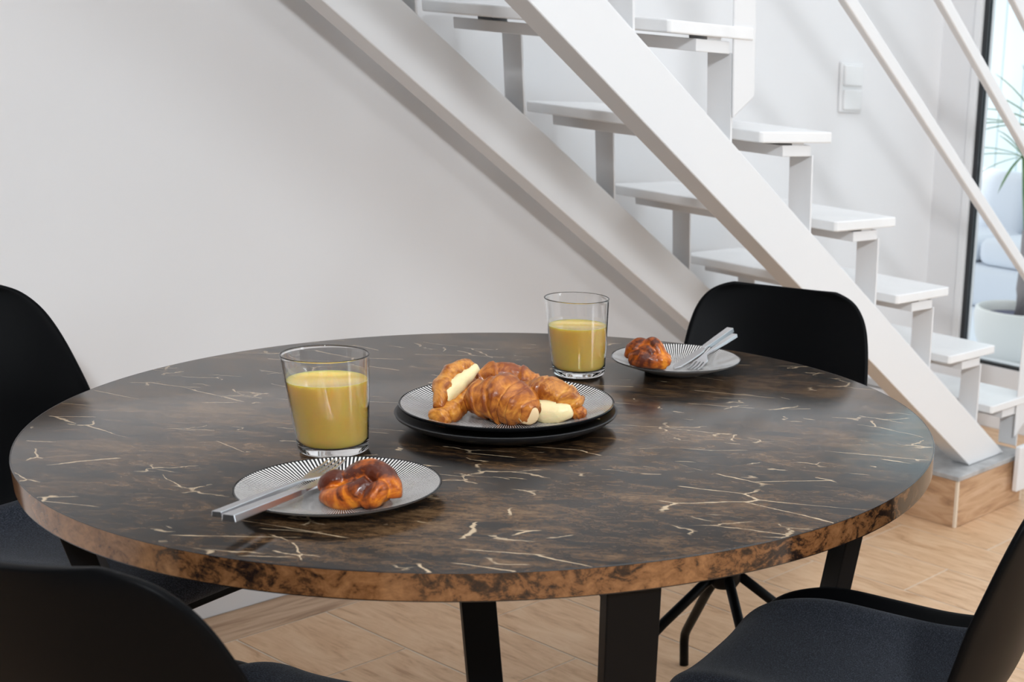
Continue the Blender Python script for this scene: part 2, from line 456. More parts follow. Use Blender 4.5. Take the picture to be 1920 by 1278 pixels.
for k, b, z in TR:
    z += 0.75
    ta, tb = -2.712, -1.950
    c = 0.022; d = 0.242
    poly = [(ta + c, b), (tb - 0.006, b), (tb, b + 0.006), (tb, b + d), (ta, b + d), (ta, b + c)]
    P(MB().prism(poly, 'z', z, z + 0.024), 'tread', m_tread, 0.003)
    # cross bar under the tread, held off by two small pads
    P(MB().box(-2.700, -1.962, b + 0.085, b + 0.182, z - 0.030, z - 0.006), 'cross_bar', m_steel, 0.0015)
    for xa in (-2.66, -2.015):
        P(MB().box(xa, xa + 0.05, b + 0.12, b + 0.16, z - 0.0062, z), 'pad', m_steel)
    bp = b + 0.190
    for xa, xb in ((-2.028, -1.962), (-2.664, -2.600)):
        zb = max(lowz(bp) + 0.146, 0.162)
        lift = 0.0
        poly = [(bp - 0.003, zb + 0.003), (bp + 0.003, max(zb - 0.002, 0.162)), (bp + 0.003, z - 0.028), (bp - 0.003, z - 0.028)]
        P(MB().prism(poly, 'x', xa, xb), 'riser_post', m_steel, 0.001)
def railz(off, b): return 0.75 + off - SL * (b - 2.5)
for k, b, z in ((1, 1.961, 0.543), (6, 3.270, -0.446)):
    z += 0.75
    bp = b + 0.190
    zt = railz(1.24, bp)
    zl = z - 0.155 if k == 1 else 0.20
    mb = MB()
    vs = [(-1.9600, bp - 0.004, zl), (-1.9535, bp - 0.004, zl), (-1.9535, bp + 0.062, zl + 0.045), (-1.9600, bp + 0.062, zl + 0.045),
          (-1.9600, bp - 0.004, zt), (-1.9535, bp - 0.004, zt), (-1.9535, bp + 0.062, zt - 0.05), (-1.9600, bp + 0.062, zt - 0.05)]
    mb.add(vs, [(0,3,2,1),(4,5,6,7),(0,1,5,4),(1,2,6,5),(2,3,7,6),(3,0,4,7)])
    P(mb, 'rail_post', m_steel, 0.003)
for off in (0.645, 0.953, 1.245):
    b0, b1 = B0, 3.455
    h = 0.0165 if off < 1.2 else 0.022
    poly = [(b0, railz(off, b0) - h * 1.25), (b1, railz(off, b1) - h * 1.25), (b1, railz(off, b1) + h * 1.25), (b0, railz(off, b0) + h * 1.25)]
    P(MB().prism(poly, 'x', -1.9530, -1.930), 'rail' if off < 1.2 else 'handrail', m_steel, 0.004)
# base plate on the plinth side
P(MB().box(-1.899, -1.880, 3.37, 3.47, 0.055, 0.20), 'base_plate', m_steel, 0.004)

pl = thing('stair_plinth', 'low plinth clad in wood look tile with grey stone top under the staircase foot', 'plinth', (-2.3, 3.3, 0))
def Q(mb, name, mat, bevel=0.0):
    o = mb.build(name, mat, pl, bevel); o.matrix_parent_inverse = Matrix.Translation(Vector(pl.location)).inverted(); return o
Q(MB().box(-2.785, -1.925, 3.09, 3.46, 0.0, 0.146), 'core', m_grout)
Q(MB().box(-2.782, -2.35, 3.084, 3.0925, 0.001, 0.146), 'tile', m_tile_v, 0.0008)
Q(MB().box(-2.347, -1.924, 3.084, 3.0925, 0.001, 0.146), 'tile', m_tile_v, 0.0008)
Q(MB().box(-1.926, -1.9175, 3.090, 3.458, 0.001, 0.146), 'tile', m_tile_v, 0.0008)
Q(MB().box(-1.926, -1.9165, 3.083, 3.0925, 0.0005, 0.147), 'corner_trim', m_cream_trim, 0.001)
Q(MB().box(-1.926, -1.9165, 3.458, 3.466, 0.0005, 0.147), 'corner_trim', m_cream_trim, 0.001)
Q(MB().box(-2.786, -1.912, 3.078, 3.468, 0.146, 0.161), 'top_slab', m_slab, 0.002)

sw = thing('light_switch', 'white double light switch on the wall behind the stair rail', 'switch', (WX, 3.615, 1.18))
MB().box(0.0, 0.012, -0.058, 0.058, -0.078, 0.078).build('cover_plate', m_switch, sw, 0.005, bseg=3)
MB().box(0.010, 0.021, -0.048, 0.048, 0.005, 0.070).build('rocker', m_switch, sw, 0.007, bseg=3)
MB().box(0.010, 0.021, -0.048, 0.048, -0.070, -0.005).build('rocker', m_switch, sw, 0.007, bseg=3)

# ------------------------------------------------------------------ outdoors
tag(MB().box(-6.5, 3.0, FY + 0.12, 8.0, 0.02, 0.09).build('terrace_floor', m_terrace), kind='structure')
cw = tag(MB().box(-7.0, 1.0, 7.03, 7.10, 0.09, 3.2).build('courtyard_fence', m_board), 'pale turquoise boarded fence closing the terrace outside the window', 'fence')
bm_ = MB().box(-0.072, 0.072, -0.02, 0.0, 0.0, 3.0).mesh('board', 0.004, 1)
for i in range(50):
    o = link('board', bm_, m_board, cw); o.location = (-6.9 + i * 0.15, 7.028, 0.10)
sofa = thing('outdoor_sofa', 'low white outdoor sofa blurred beyond the window pane', 'sofa', (-3.9, 6.2, 0.09))
MB().box(-0.75, 0.75, -0.35, 0.35, 0.0, 0.22).build('base', m_cushion, sofa, 0.04, True, 3)
for q in (-0.5, 0.0, 0.5):
    MB().box(q - 0.24, q + 0.24, -0.34, 0.2, 0.22, 0.36).build('seat_cushion', m_cushion, sofa, 0.05, True, 3)
    MB().box(q - 0.23, q + 0.23, 0.12, 0.33, 0.30, 0.66).build('back_cushion', m_cushion, sofa, 0.06, True, 3)

plant = thing('potted_palm', 'tall spiky palm in a round white pot outside the window', 'plant', (-2.825, 4.95, 0.09))
prof = [(0.001, 0.0), (0.14, 0.0), (0.165, 0.02), (0.195, 0.10), (0.205, 0.18), (0.200, 0.215), (0.190, 0.220), (0.182, 0.21), (0.185, 0.16), (0.001, 0.15)]
o = MB().lathe(prof, 48).build('pot', m_pot, plant); auto_smooth(o, 50)
o = MB().lathe([(0.001, 0.175), (0.1, 0.182), (0.183, 0.176), (0.001, 0.16)], 32).build('soil', m_soil, plant)
rnd = random.Random(3)
tr = [(0, 0, 0.15), (0.005, 0, 0.30), (0.0, 0.01, 0.45), (-0.01, 0.01, 0.55)]
MB().tube(tr, [0.040, 0.034, 0.030, 0.022], 12).build('trunk', m_trunk, plant, smooth=True)
MB().tube([(-0.01, 0.01, 0.52), (-0.04, 0.01, 0.70), (-0.055, 0.0, 0.86)], [0.013, 0.010, 0.008], 8).build('stem', m_leaf, plant, smooth=True)
MB().tube([(-0.01, 0.01, 0.52), (0.02, 0.0, 0.74), (0.03, 0.0, 0.98)], [0.014, 0.011, 0.009], 8).build('stem', m_leaf, plant, smooth=True)
def leaf(base, az, el, ln, w, mat, droop):
    d = Vector((math.cos(az) * math.cos(el), math.sin(az) * math.cos(el), math.sin(el)))
    side = Vector((-math.sin(az), math.cos(az), 0)); mb = MB(); vs = []; n = 7
    for i in range(n):
        t = i / (n - 1)
        p = Vector(base) + d * (ln * t) - Vector((0, 0, 1)) * (droop * ln * t * t)
        ww = w * (0.35 + 1.4 * t) * (1 - t) ** 0.7 if t > 0 else w * 0.4
        up = Vector((0, 0, 0.25 * ww))
        vs += [p - side * ww + up, p - Vector((0, 0, 0.002)), p + side * ww + up]
    fs = []
    for i in range(n - 1):
        a = i * 3
        fs += [(a, a + 1, a + 4, a + 3), (a + 1, a + 2, a + 5, a + 4)]
    mb.add(vs, fs); mb.build('leaf', mat, plant, smooth=True)
for i in range(26):
    leaf((0.03, 0, 0.97), rnd.uniform(0, 2 * PI), rnd.uniform(0.1, 1.4), rnd.uniform(0.28, 0.42), 0.014, m_leaf, rnd.uniform(0.0, 0.35))
for i in range(14):
    leaf((-0.055, 0, 0.85), rnd.uniform(0, 2 * PI), rnd.uniform(-0.2, 0.9), rnd.uniform(0.18, 0.30), 0.010, m_leaf, rnd.uniform(0.1, 0.5))
leaf((-0.20, -0.3, 0.80), 1.9, 1.35, 0.26, 0.022, m_leaf_y, 0.0)

# ------------------------------------------------------------------ table
TX, TY, TZ = -1.514, 1.226, 0.75
table = thing('dining_table', 'round dining table with dark brown marble look top and black slanted legs', 'table', (TX, TY, 0))
o = MB().lathe([(0.001, TZ - 0.033), (0.5985, TZ - 0.033), (0.5985, TZ - 0.0006), (0.5975, TZ), (0.001, TZ)], 192).build('tabletop', m_top, table); auto_smooth(o, 40)
tag(o, 'dark marble look laminate top')
o = MB().lathe([(0.5985, TZ - 0.0335), (0.6, TZ - 0.033), (0.6, TZ - 0.0008), (0.5992, TZ - 0.0003), (0.5985, TZ - 0.0004)], 192, close=True).build('edge_band', m_edge, table); auto_smooth(o, 40)
tag(o, 'warm brown mottled edge band')
o = MB().lathe([(0.001, TZ - 0.045), (0.16, TZ - 0.045), (0.16, TZ - 0.033), (0.001, TZ - 0.033)], 48).build('mounting_plate', m_black_metal, table)
for k in range(4):
    a = math.radians(62 + 90 * k)
    rd = Vector((math.cos(a), math.sin(a), 0)); tg = Vector((-math.sin(a), math.cos(a), 0))
    top = rd * 0.565 + Vector((0, 0, TZ - 0.033)); bot = rd * 0.43
    vs = []
    for c in (bot, top):
        for sx, sy in ((-1, -1), (1, -1), (1, 1), (-1, 1)):
            vs.append(c + tg * (0.0305 * sx) + rd * (0.0150 * sy))
    MB().add(vs, [(0,3,2,1),(4,5,6,7),(0,1,5,4),(1,2,6,5),(2,3,7,6),(3,0,4,7)]).build('leg', m_black_metal, table, 0.002)
    a0 = rd * 0.10 + Vector((0, 0, TZ - 0.046)); a1 = rd * 0.56 + Vector((0, 0, TZ - 0.046))
    vs = []
    for c in (a0, a1):
        for sx, sy in ((-1, -1), (1, -1), (1, 1), (-1, 1)):
            vs.append(c + tg * (0.0305 * sx) + Vector((0, 0, 0.012 * sy)))
    MB().add(vs, [(0,3,2,1),(4,5,6,7),(0,1,5,4),(1,2,6,5),(2,3,7,6),(3,0,4,7)]).build('support_arm', m_black_metal, table, 0.001)

# ------------------------------------------------------------------ chairs
PROF = [(0.232, 0.405, 0.13), (0.225, 0.432, 0.172), (0.195, 0.448, 0.200), (0.12, 0.450, 0.218), (0.03, 0.443, 0.226), (-0.06, 0.438, 0.228),
        (-0.13, 0.445, 0.226), (-0.175, 0.470, 0.222), (-0.203, 0.515, 0.218), (-0.222, 0.58, 0.216), (-0.240, 0.65, 0.213),
        (-0.256, 0.72, 0.205), (-0.266, 0.77, 0.190), (-0.273, 0.805, 0.160), (-0.276, 0.822, 0.115)]
def smooth_prof(t):
    n = len(PROF) - 1; x = t * n; i = min(int(x), n - 1); f = x - i
    def cr(j):
        p = [PROF[max(0, min(n, i + q))][j] for q in (-1, 0, 1, 2)]
        return 0.5 * ((2 * p[1]) + (-p[0] + p[2]) * f + (2 * p[0] - 5 * p[1] + 4 * p[2] - p[3]) * f * f + (-p[0] + 3 * p[1] - 3 * p[2] + p[3]) * f ** 3)
    return cr(0), cr(1), cr(2)
def shell_pt(u, t, off=0.0, wscale=1.0):
    y, z, w = smooth_prof(t); e = 1e-3
    y0, z0, _ = smooth_prof(max(0, t - e)); y1, z1, _ = smooth_prof(min(1, t + e))
    ty, tz = y1 - y0, z1 - z0; l = math.hypot(ty, tz); ny, nz = tz / l, -ty / l      # faces the sitter
    seat = max(0.0, min(1.0, (0.55 - t) / 0.25)); back = 1 - seat
    wid = max(0.0, min(1.0, t / 0.2))
    endb = max(0.0, min(1.0, (1 - t) / 0.3))
    cl = 0.050 * seat * wid * abs(u) ** 3.0 + (0.052 * back) * abs(u) ** 2.2 * (0.35 + 0.65 * endb)
    d = cl + off
    return (u * w * wscale * 0.93, y + ny * d, z + nz * d)
def grid(t0, t1, nu, nv, off, ws=1.0, pillow=0.0):
    vs = []; fs = []
    for j in range(nv + 1):
        t = t0 + (t1 - t0) * j / nv
        for i in range(nu + 1):
            u = -1 + 2 * i / nu
            ed = min(1.0, (1 - abs(u)) * 6) * min(1.0, min(j, nv - j) / (nv * 0.06))
            vs.append(shell_pt(u * ws, t, off + pillow * (ed ** 0.5 if ed > 0 else 0)))
    for j in range(nv):
        for i in range(nu):
            a = j * (nu + 1) + i
            fs.append((a, a + 1, a + nu + 2, a + nu + 1))
    return vs, fs
def make_chair(label, dark_seat=True):
    t = thing('dining_chair', label, 'chair', (0, 0, 0), 0, 'black shell chairs around the table')
    vs, fs = grid(0, 1, 28, 56, 0.0)
    o = MB().add(vs, fs).build('shell', m_plastic, t, smooth=True)
    md = o.modifiers.new('thick', 'SOLIDIFY'); md.thickness = 0.011; md.offset = 0.0
    sd = o.modifiers.new('sub', 'SUBSURF'); sd.levels = 1; sd.render_levels = 1
    vs, fs = grid(0.030, 0.53, 28, 30, 0.006, 0.86, 0.022)
    o = MB().add(vs, fs).build('seat_pad', m_fabric, t, smooth=True)
    tag(o, 'charcoal woven fabric seat pad')
    md = o.modifiers.new('thick', 'SOLIDIFY'); md.thickness = 0.006; md.offset = -1.0
    sd = o.modifiers.new('sub', 'SUBSURF'); sd.levels = 1; sd.render_levels = 1
    # base: plate, hub, four bent rods
    MB().box(-0.09, 0.09, 0.0, 0.19, 0.404, 0.426).build('seat_plate', m_black_metal, t, 0.004)
    o = MB().lathe([(0.001, 0.300), (0.024, 0.300), (0.030, 0.31), (0.030, 0.345), (0.026, 0.355), (0.024, 0.405), (0.001, 0.405)], 24).build('hub', m_black_metal, t); auto_smooth(o); o.location.y = 0.10
    for k in range(4):
        a = math.radians(36 + 90 * k)
        d = Vector((math.cos(a), math.sin(a), 0)); z = Vector((0, 0, 1))
        pts = [d * 0.010 + z * 0.335, d * 0.12 + z * 0.235]
        pts += [d * 0.262 + z * 0.092, d * 0.275 + z * 0.076, d * 0.281 + z * 0.055, d * 0.282 + z * 0.0]
        pts = [p + Vector((0, 0.10, 0)) for p in pts]
        MB().tube(pts, 0.0098, 12, up=(-d.y, d.x, 0)).build('leg', m_black_metal, t, smooth=True)
    return t
def dup(root, label):
    r = root.copy(); C.objects.link(r); r['label'] = label
    for ch in list(root.children):
        c = ch.copy(); C.objects.link(c); c.parent = r
        for g in ch.children:
            d = g.copy(); C.objects.link(d); d.parent = c
    return r
def place(o, rel, face):
    o.location = (TX + rel[0], TY + rel[1], 0)
    o.rotation_euler = (0, 0, math.radians(face - 90))
LEGROT = 0
ch0 = make_chair('black shell dining chair standing between the table and the staircase')
place(ch0, (-0.138, 0.630), 294)
ch1 = dup(ch0, 'black shell dining chair against the left wall, seat under the table edge')
place(ch1, (-0.672, -0.302), 15)
ch2 = dup(ch0, 'nearest black shell dining chair seen from behind, below the cutlery side of the table')
place(ch2, (0.160, -0.530), 112)
ch3 = dup(ch0, 'black shell dining chair with charcoal fabric seat in the right foreground')
place(ch3, (0.542, 0.14), 197)

# ------------------------------------------------------------------ tableware
def on_table(x, y, z=0.0): return (x, y, TZ + z)
def plate(name, label, loc, prof_top, prof_bot, mat, mat_under, rim_r, rim_z, group=None):
    t = thing(name, label, 'plate', loc, 0, group)
    o = MB().lathe(prof_top + list(reversed(prof_bot)), 160, close=False).build('dish', mat, t)
    auto_smooth(o, 60)
    o.data.materials.append(mat_under.m)
    ncut = len(prof_top) - 1
    for p in o.data.polygons:
        if p.normal.z < -0.05: p.material_index = 1
    return t
small_top = [(0.0008, 0.0056), (0.030, 0.0056), (0.048, 0.0062), (0.064, 0.0085), (0.079, 0.0128), (0.092, 0.0175), (0.102, 0.0213), (0.1070, 0.0230), (0.1078, 0.0232)]
small_bot = [(0.0008, 0.001), (0.045, 0.0012), (0.046, 0.0), (0.052, 0.0), (0.054, 0.0018), (0.068, 0.0060), (0.085, 0.0122), (0.100, 0.0178), (0.1064, 0.0206), (0.1083, 0.0224)]
plate('small_plate', 'small black and white striped plate with a glazed bun, nearest the camera', on_table(-1.361, 0.8447), small_top, small_bot, m_plate_s, m_under, 0.11, 0.02, 'small striped plates')
plate('small_plate', 'small black and white striped plate near the back chair, behind the second glass', on_table(-1.5935, 1.6178), small_top, small_bot, m_plate_s, m_under, 0.11, 0.02, 'small striped plates')
bp_top = [(0.001, 0.0085), (0.085, 0.0085), (0.110, 0.0120), (0.132, 0.0185), (0.1445, 0.0240), (0.1465, 0.0245)]
bp_bot = [(0.001, 0.0), (0.098, 0.0), (0.104, 0.0015), (0.122, 0.0070), (0.138, 0.0140), (0.1470, 0.0205), (0.1482, 0.0235)]
o = MB().lathe(bp_top + list(reversed(bp_bot)), 160).build('serving_plate', m_black_plate); auto_smooth(o, 60)
o.location = on_table(-1.4965, 1.190)
tag(o, 'plain matt black plate under the striped plate of croissants', 'plate')
lp_top = [(0.001, 0.0060), (0.060, 0.0060), (0.085, 0.0075), (0.108, 0.0125), (0.128, 0.0190), (0.1405, 0.0240), (0.1425, 0.0245)]
lp_bot = [(0.001, 0.0008), (0.070, 0.0), (0.078, 0.0), (0.082, 0.002), (0.110, 0.0080), (0.130, 0.0150), (0.1415, 0.0200), (0.1432, 0.0235)]
plate('dinner_plate', 'large black and white striped plate stacked on a black plate, holding croissants', on_table(-1.4985, 1.193, 0.0112), lp_top, lp_bot, m_plate_l, m_under_b, 0.143, 0.025)

def tumbler(label, loc, level):
    t = thing('drinking_glass', label, 'glass', loc, 0, 'glasses of juice')
    H = 0.127; r0, r1 = 0.0405, 0.0508
    def ro(z): return r0 + (r1 - r0) * (z / H) ** 0.85
    outer = [(0.0005, 0.0022), (0.024, 0.0020), (0.033, 0.0004), (0.0355, 0.0), (0.0392, 0.0012)] + [(ro(z), z) for z in [0.004 + (H - 0.006) * i / 24 for i in range(25)]] + [(ro(H) + 0.0002, H - 0.0006)]
    inner = [(ro(H) - 0.0008, H), (ro(H) - 0.0018, H - 0.0008)] + [(ro(z) - 0.0018, z) for z in [H - 0.002 - (H - 0.016) * i / 20 for i in range(21)]] + [(ro(0.012) - 0.004, 0.0112), (0.026, 0.0095), (0.0005, 0.0090)]
    o = MB().lathe(outer + inner, 72).build('glass_body', m_glass, t, smooth=True)
    zl = level
    j = [(0.0005, 0.0094), (0.026, 0.0099), (ro(0.012) - 0.0045, 0.0116)] + [(ro(z) - 0.0021, z) for z in [0.0142 + (zl - 0.0142) * i / 12 for i in range(13)]] + [(ro(zl) - 0.004, zl - 0.0006), (0.0005, zl - 0.0006)]
    o = MB().lathe(j, 64).build('juice', m_juice, t); auto_smooth(o, 50)
    tag(o, 'cloudy yellow juice')
    return t
tumbler('fuller glass of yellow juice behind the nearest small plate', on_table(-1.545, 0.955), 0.0945)
tumbler('half full glass of yellow juice behind the croissant plate', on_table(-1.671, 1.472), 0.0825)

# cutlery: local axis along +x from handle end to tip
def ribbon(mb, pts, wid, th):
    """flat bar following pts (Vector), width list, thickness list; bar lies flat."""
    pts = [Vector(p) for p in pts]; n = len(pts); vs = []; fs = []
    for i, p in enumerate(pts):
        t = (pts[min(i + 1, n - 1)] - pts[max(i - 1, 0)]).normalized()
        s = t.cross(Vector((0, 0, 1))).normalized(); u = s.cross(t).normalized()
        w = wid[i] / 2; h = th[i] / 2
        vs += [p - s * w - u * h, p + s * w - u * h, p + s * w * 0.82 + u * h, p - s * w * 0.82 + u * h]
    for i in range(n - 1):
        for k in range(4):
            fs.append((i * 4 + k, i * 4 + (k + 1) % 4, i * 4 + 4 + (k + 1) % 4, i * 4 + 4 + k))
    fs += [(3, 2, 1, 0), tuple((n - 1) * 4 + k for k in range(4))]
    mb.add(vs, fs)
def fork(label, end, neck, tip, zarch=0.006):
    end, neck, tip = Vector(end), Vector(neck), Vector(tip)
    t = thing('fork', label, 'fork', tuple(end), 0, 'forks')
    L = lambda p: Vector(p) - end
    mb = MB(); ribbon(mb, [L(end), L(end.lerp(neck, 0.4)), L(end.lerp(neck, 0.85)), L(neck)], [0.0125, 0.0115, 0.0075, 0.006], [0.0065, 0.006, 0.0045, 0.003])
    mb.build('handle', m_cutlery, t, 0.0008)
    root = neck.lerp(tip, 0.42); mb = MB()
    dz = Vector((0, 0, -0.003))
    ribbon(mb, [L(neck), L(neck.lerp(tip, 0.15) + dz * 0.6), L(neck.lerp(tip, 0.28) + dz), L(root + dz)], [0.006, 0.013, 0.022, 0.0235], [0.003, 0.0022, 0.0018, 0.0016])
    mb.build('head', m_cutlery, t, 0.0004)
    d = (tip - neck); s = d.cross(Vector((0, 0, 1))).normalized()
    for q in (-1.5, -0.5, 0.5, 1.5):
        mb = MB(); a = root + dz + s * (q * 0.0062); b = tip + s * (q * 0.0060)
        ribbon(mb, [L(a), L(a.lerp(b, 0.5) - Vector((0, 0, 0.0015))), L(b)], [0.0040, 0.0034, 0.0022], [0.0016, 0.0016, 0.0012])
        mb.build('tine', m_cutlery, t)
def knife(label, end, neck, tip):
    end, neck, tip = Vector(end), Vector(neck), Vector(tip)
    t = thing('table_knife', label, 'knife', tuple(end), 0, 'table knives')
    L = lambda p: Vector(p) - end
    mb = MB(); ribbon(mb, [L(end), L(end.lerp(neck, 0.5)), L(end.lerp(neck, 0.92)), L(neck)], [0.0155, 0.0145, 0.0125, 0.010], [0.0085, 0.008, 0.007, 0.004])
    mb.build('handle', m_cutlery, t, 0.001)
    mb = MB(); ribbon(mb, [L(neck), L(neck.lerp(tip, 0.12)), L(neck.lerp(tip, 0.6)), L(neck.lerp(tip, 0.9)), L(tip)], [0.010, 0.0165, 0.0185, 0.014, 0.003], [0.0025, 0.0016, 0.0014, 0.0012, 0.001])
    mb.build('blade', m_cutlery, t)
fork('steel fork with tines up on the nearest striped plate', (-1.3355, 0.690, TZ + 0.0300), (-1.403, 0.825, TZ + 0.0215), (-1.448, 0.898, TZ + 0.0215))
knife('steel knife beside the bun on the nearest striped plate', (-1.314, 0.690, TZ + 0.0310), (-1.372, 0.806, TZ + 0.0215), (-1.424, 0.893, TZ + 0.0135))
fork('steel fork on the far striped plate, handle over its rim', (-1.618, 1.790, TZ + 0.0355), (-1.589, 1.684, TZ + 0.0200), (-1.553, 1.614, TZ + 0.0100))
knife('steel knife on the far striped plate, left of its fork', (-1.657, 1.821, TZ + 0.0355), (-1.618, 1.708, TZ + 0.0210), (-1.572, 1.590, TZ + 0.0115))

# ------------------------------------------------------------------ pastries
def bez(pts, n):
    """Catmull-Rom through pts."""
    pts = [Vector(p) for p in pts]; out = []
    m = len(pts) - 1
    for k in range(n + 1):
        x = m * k / n; i = min(int(x), m - 1); f = x - i
        p = [pts[max(0, min(m, i + q))] for q in (-1, 0, 1, 2)]
        out.append(0.5 * ((2 * p[1]) + (-p[0] + p[2]) * f + (2 * p[0] - 5 * p[1] + 4 * p[2] - p[3]) * f * f + (-p[0] + 3 * p[1] - 3 * p[2] + p[3]) * f ** 3))
    return out
def rough(mb, amp, sc, seed=0.0):
    mb.v = [tuple(Vector(v) + noise.noise_vector(Vector(v) * sc + Vector((seed, seed, seed))) * amp) for v in mb.v]
def crescent(pts, rfun, rings=60, seg=28, ridges=6, depth=0.14, sx=1.0, sy=0.9, seed=0.0, skew=0.35):
    P_ = bez(pts, rings); rr = []
    for k in range(rings + 1):
        t = k / rings; s = (t - 0.5) * 2
        r = rfun(t)
        ph = (abs(s) * ridges / 2 + 0.25) % 1.0
        r *= 1 - depth * (ph ** 1.6) + depth * 0.5
        rr.append(max(r * (1 + 0.05 * math.sin(t * 23 + seed * 3)), 0.0008))
    mb = MB().tube(P_, rr, seg, sx=sx, sy=sy)
    rough(mb, 0.0034, 45, seed); rough(mb, 0.0016, 120, seed); rough(mb, 0.0009, 320, seed + 5)
    return mb
CB = TZ + 0.0185
# B: front whole croissant, its cut end to the right
tB = thing('croissant', 'whole ridged croissant in front of the pile, pale cut end to the right', 'croissant', (-1.47, 1.16, CB), 0, 'small croissants')
def rel(o, pts): return [Vector(p) - Vector(o) for p in pts]
oB = (-1.47, 1.16, CB)
mb = crescent(rel(oB, [(-1.513, 1.137, CB + 0.020), (-1.495, 1.146, CB + 0.027), (-1.468, 1.160, CB + 0.031), (-1.444, 1.168, CB + 0.024), (-1.423, 1.172, CB + 0.016)]),
              lambda t: 0.0345 * (math.sin(PI * min(1, max(0, t * 0.84 + 0.07))) ** 0.75), ridges=7, depth=0.11, seed=1.0, sy=0.92)
mb.build('crust', m_crust_dark, tB, smooth=True)
mb = MB().tube(rel(oB, [(-1.4255, 1.1655, CB + 0.0165), (-1.4225, 1.1640, CB + 0.0160), (-1.4205, 1.1630, CB + 0.0157)]), [0.0145, 0.0135, 0.0100], 20); rough(mb, 0.0008, 150)
mb.build('crumb', m_crumb, tB, smooth=True)
# A: left croissant split open with cream, leaning up
oA = (-1.525, 1.13, CB)
tA = thing('croissant', 'split croissant with cream leaning at the left of the pile', 'croissant', oA, 0, 'small croissants')
A0 = Vector((-1.507, 1.085, CB + 0.016)); A1 = Vector((-1.535, 1.172, CB + 0.054))
upv = Vector((0, 0, 1)); sd_ = Vector((0.46, -0.12, 0.0))
def Apt(t, dz, ds=0.0): return A0.lerp(A1, t) + Vector((-0.008, 0.002, 0.0)) * math.sin(PI * t) + Vector((-0.55, -0.1, 0.83)) * dz + Vector((0.6, -0.6, 0.2)) * ds
up_c = crescent(rel(oA, [Apt(0.06, 0.004), Apt(0.3, 0.016), Apt(0.6, 0.020), Apt(0.85, 0.016), Apt(1.0, 0.006)]), lambda t: 0.0155 * (math.sin(PI * (0.06 + 0.88 * t)) ** 0.6), ridges=5, depth=0.10, seed=3.0)
up_c.build('top_half', m_crust, tA, smooth=True)
lo_c = crescent(rel(oA, [Apt(-0.10, -0.002, -0.002), Apt(0.20, -0.011, -0.001), Apt(0.55, -0.014, -0.004), Apt(0.9, -0.012, -0.010)]), lambda t: 0.0165 * (math.sin(PI * (0.16 + 0.74 * t)) ** 0.5), ridges=5, depth=0.08, seed=4.0)
lo_c.build('bottom_half', m_crust, tA, smooth=True)
cr = MB().tube(rel(oA, bez([Apt(0.22, 0.004, 0.006), Apt(0.45, 0.004, 0.011), Apt(0.75, 0.005, 0.011), Apt(1.04, 0.006, 0.008)], 20)), [0.004 + 0.0075 * math.sin(PI * min(1, 0.12 + k / 20 * 0.80)) for k in range(21)], 14); rough(cr, 0.0018, 90, 2)
cr.build('cream', m_cream, tA, smooth=True)
# D: croissant at the back
oD = (-1.54, 1.22, CB)
tD = thing('croissant', 'croissant lying behind, its dark ridged tip pointing right', 'croissant', oD, 0, 'small croissants')
crescent(rel(oD, [(-1.575, 1.185, CB + 0.024), (-1.558, 1.203, CB + 0.036), (-1.541, 1.227, CB + 0.039), (-1.524, 1.246, CB + 0.030), (-1.509, 1.256, CB + 0.016)]),
         lambda t: 0.0230 * (math.sin(PI * (0.06 + 0.88 * t)) ** 0.6), ridges=6, depth=0.16, seed=6.0).build('crust', m_crust_dark, tD, smooth=True)
# C: right croissant with cream bulging towards the viewer
oC = (-1.44, 1.22, CB)
tC = thing('croissant', 'croissant at the right of the pile with cream spilling from underneath', 'croissant', oC, 0, 'small croissants')
crescent(rel(oC, [(-1.482, 1.206, CB + 0.030), (-1.462, 1.213, CB + 0.036), (-1.440, 1.224, CB + 0.035), (-1.420, 1.234, CB + 0.025), (-1.409, 1.240, CB + 0.015)]),
         lambda t: 0.0245 * (math.sin(PI * (0.12 + 0.78 * t)) ** 0.55), ridges=5, depth=0.14, seed=8.0, sy=0.78).build('top_half', m_crust, tC, smooth=True)
crescent(rel(oC, [(-1.452, 1.232, CB + 0.014), (-1.430, 1.236, CB + 0.014), (-1.410, 1.236, CB + 0.013), (-1.394, 1.231, CB + 0.010)]),
         lambda t: 0.0135 * (math.sin(PI * (0.12 + 0.80 * t)) ** 0.5), ridges=3, depth=0.10, seed=9.0).build('bottom_half', m_crust_dark, tC, smooth=True)
cr = MB().tube(rel(oC, bez([(-1.466, 1.196, CB + 0.024), (-1.450, 1.196, CB + 0.017), (-1.432, 1.203, CB + 0.013), (-1.412, 1.215, CB + 0.015), (-1.403, 1.222, CB + 0.020)], 20)), [0.0050 + 0.0115 * math.sin(PI * min(1, 0.05 + k / 20 * 0.92)) for k in range(21)], 16); rough(cr, 0.0022, 80, 7)
cr.build('cream', m_cream, tC, smooth=True)
o = MB().tube([(0, 0, 0), (0.003, 0.002, 0.001), (0.006, 0.003, 0)], [0.001, 0.0018, 0.0008], 8).build('crumb', m_crumb, smooth=True); o.location = (-1.393, 1.254, CB + 0.002)
tag(o, 'tiny pastry crumb on the striped plate right of the croissants', 'crumb')

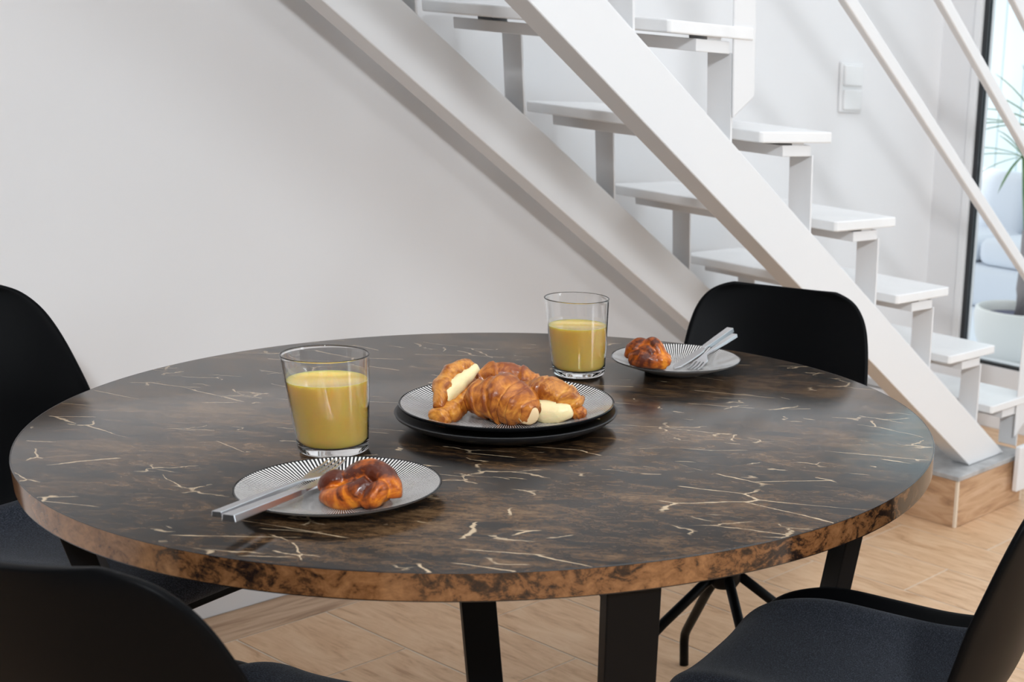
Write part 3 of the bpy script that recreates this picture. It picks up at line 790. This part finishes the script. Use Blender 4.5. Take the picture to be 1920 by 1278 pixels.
def knot(name, label, loc, strands, seed):
    t = thing(name, label, 'bun', loc, 0, 'glazed knotted buns')
    mb = MB()
    for pts, rs in strands:
        n = 26; P_ = bez(pts, n)
        m = len(rs) - 1; rr = []
        for k in range(n + 1):
            x = m * k / n; i = min(int(x), m - 1); f = x - i
            rr.append(rs[i] * (1 - f) + rs[i + 1] * f)
        mb.tube(P_, rr, 20)
    rough(mb, 0.0012, 110, seed)
    o = mb.build('dough', m_bun, t, smooth=True)
    rm = o.modifiers.new('fuse', 'REMESH'); rm.mode = 'VOXEL'; rm.voxel_size = 0.0011; rm.use_smooth_shade = True
    sm = o.modifiers.new('soft', 'SMOOTH'); sm.factor = 0.5; sm.iterations = 3
    return t
# local frame: x to the right in view, y away, z up
def vrot(x, y, z):
    X = Vector((0.851, 0.525, 0)); Y = Vector((-0.525, 0.851, 0))
    p = X * x + Y * y; return (p.x, p.y, z)
def V(l): return [vrot(*p) for p in l]
k1 = [
    (V([(-0.040, -0.002, 0.012), (-0.036, 0.000, 0.022), (-0.028, 0.003, 0.026), (-0.020, 0.004, 0.020)]), [0.0100, 0.0125, 0.0125, 0.010]),
    (V([(-0.038, -0.008, 0.010), (-0.026, -0.016, 0.011), (-0.010, -0.020, 0.014), (0.006, -0.017, 0.022), (0.016, -0.012, 0.031)]), [0.009, 0.0125, 0.0150, 0.0140, 0.0105]),
    (V([(-0.022, 0.006, 0.018), (-0.010, 0.008, 0.029), (0.006, 0.008, 0.036), (0.021, 0.004, 0.034), (0.032, -0.001, 0.025), (0.034, -0.004, 0.012)]), [0.0110, 0.0150, 0.0165, 0.0155, 0.0130, 0.0110]),
    (V([(0.010, -0.020, 0.010), (0.020, -0.020, 0.017), (0.025, -0.016, 0.025), (0.022, -0.012, 0.031)]), [0.0100, 0.0125, 0.0115, 0.0080]),
    (V([(-0.024, 0.012, 0.012), (0.0, 0.014, 0.016), (0.022, 0.008, 0.014)]), [0.012, 0.0155, 0.014]),
    (V([(-0.020, -0.004, 0.012), (0.0, -0.006, 0.016), (0.018, -0.004, 0.014)]), [0.012, 0.018, 0.014]),
]
knot('glazed_bun', 'knotted dark glazed bun on the nearest plate, touching the knife', on_table(-1.327, 0.850, 0.0050), k1, 1)
k3 = [
    (V([(-0.034, 0.000, 0.012), (-0.030, 0.002, 0.026), (-0.018, 0.004, 0.036), (-0.006, 0.002, 0.034)]), [0.011, 0.0145, 0.0135, 0.010]),
    (V([(-0.030, -0.010, 0.013), (-0.012, -0.015, 0.017), (0.008, -0.014, 0.015), (0.030, -0.010, 0.010)]), [0.012, 0.0165, 0.0145, 0.009]),
    (V([(-0.010, 0.000, 0.036), (0.002, 0.000, 0.042), (0.010, -0.004, 0.035), (0.017, -0.006, 0.022), (0.030, -0.004, 0.013)]), [0.008, 0.0105, 0.0130, 0.0135, 0.010]),
    (V([(-0.014, -0.010, 0.026), (-0.002, -0.012, 0.029), (0.008, -0.014, 0.024)]), [0.010, 0.012, 0.010]),
    (V([(-0.02, 0.012, 0.012), (0.0, 0.014, 0.014), (0.02, 0.008, 0.012)]), [0.012, 0.014, 0.012]),
    (V([(0.010, -0.016, 0.016), (0.022, -0.014, 0.018), (0.034, -0.010, 0.012)]), [0.009, 0.0105, 0.007]),
]
knot('glazed_bun', 'knotted dark glazed bun on the far plate beside the cutlery', on_table(-1.612, 1.577, 0.0075), k3, 5)
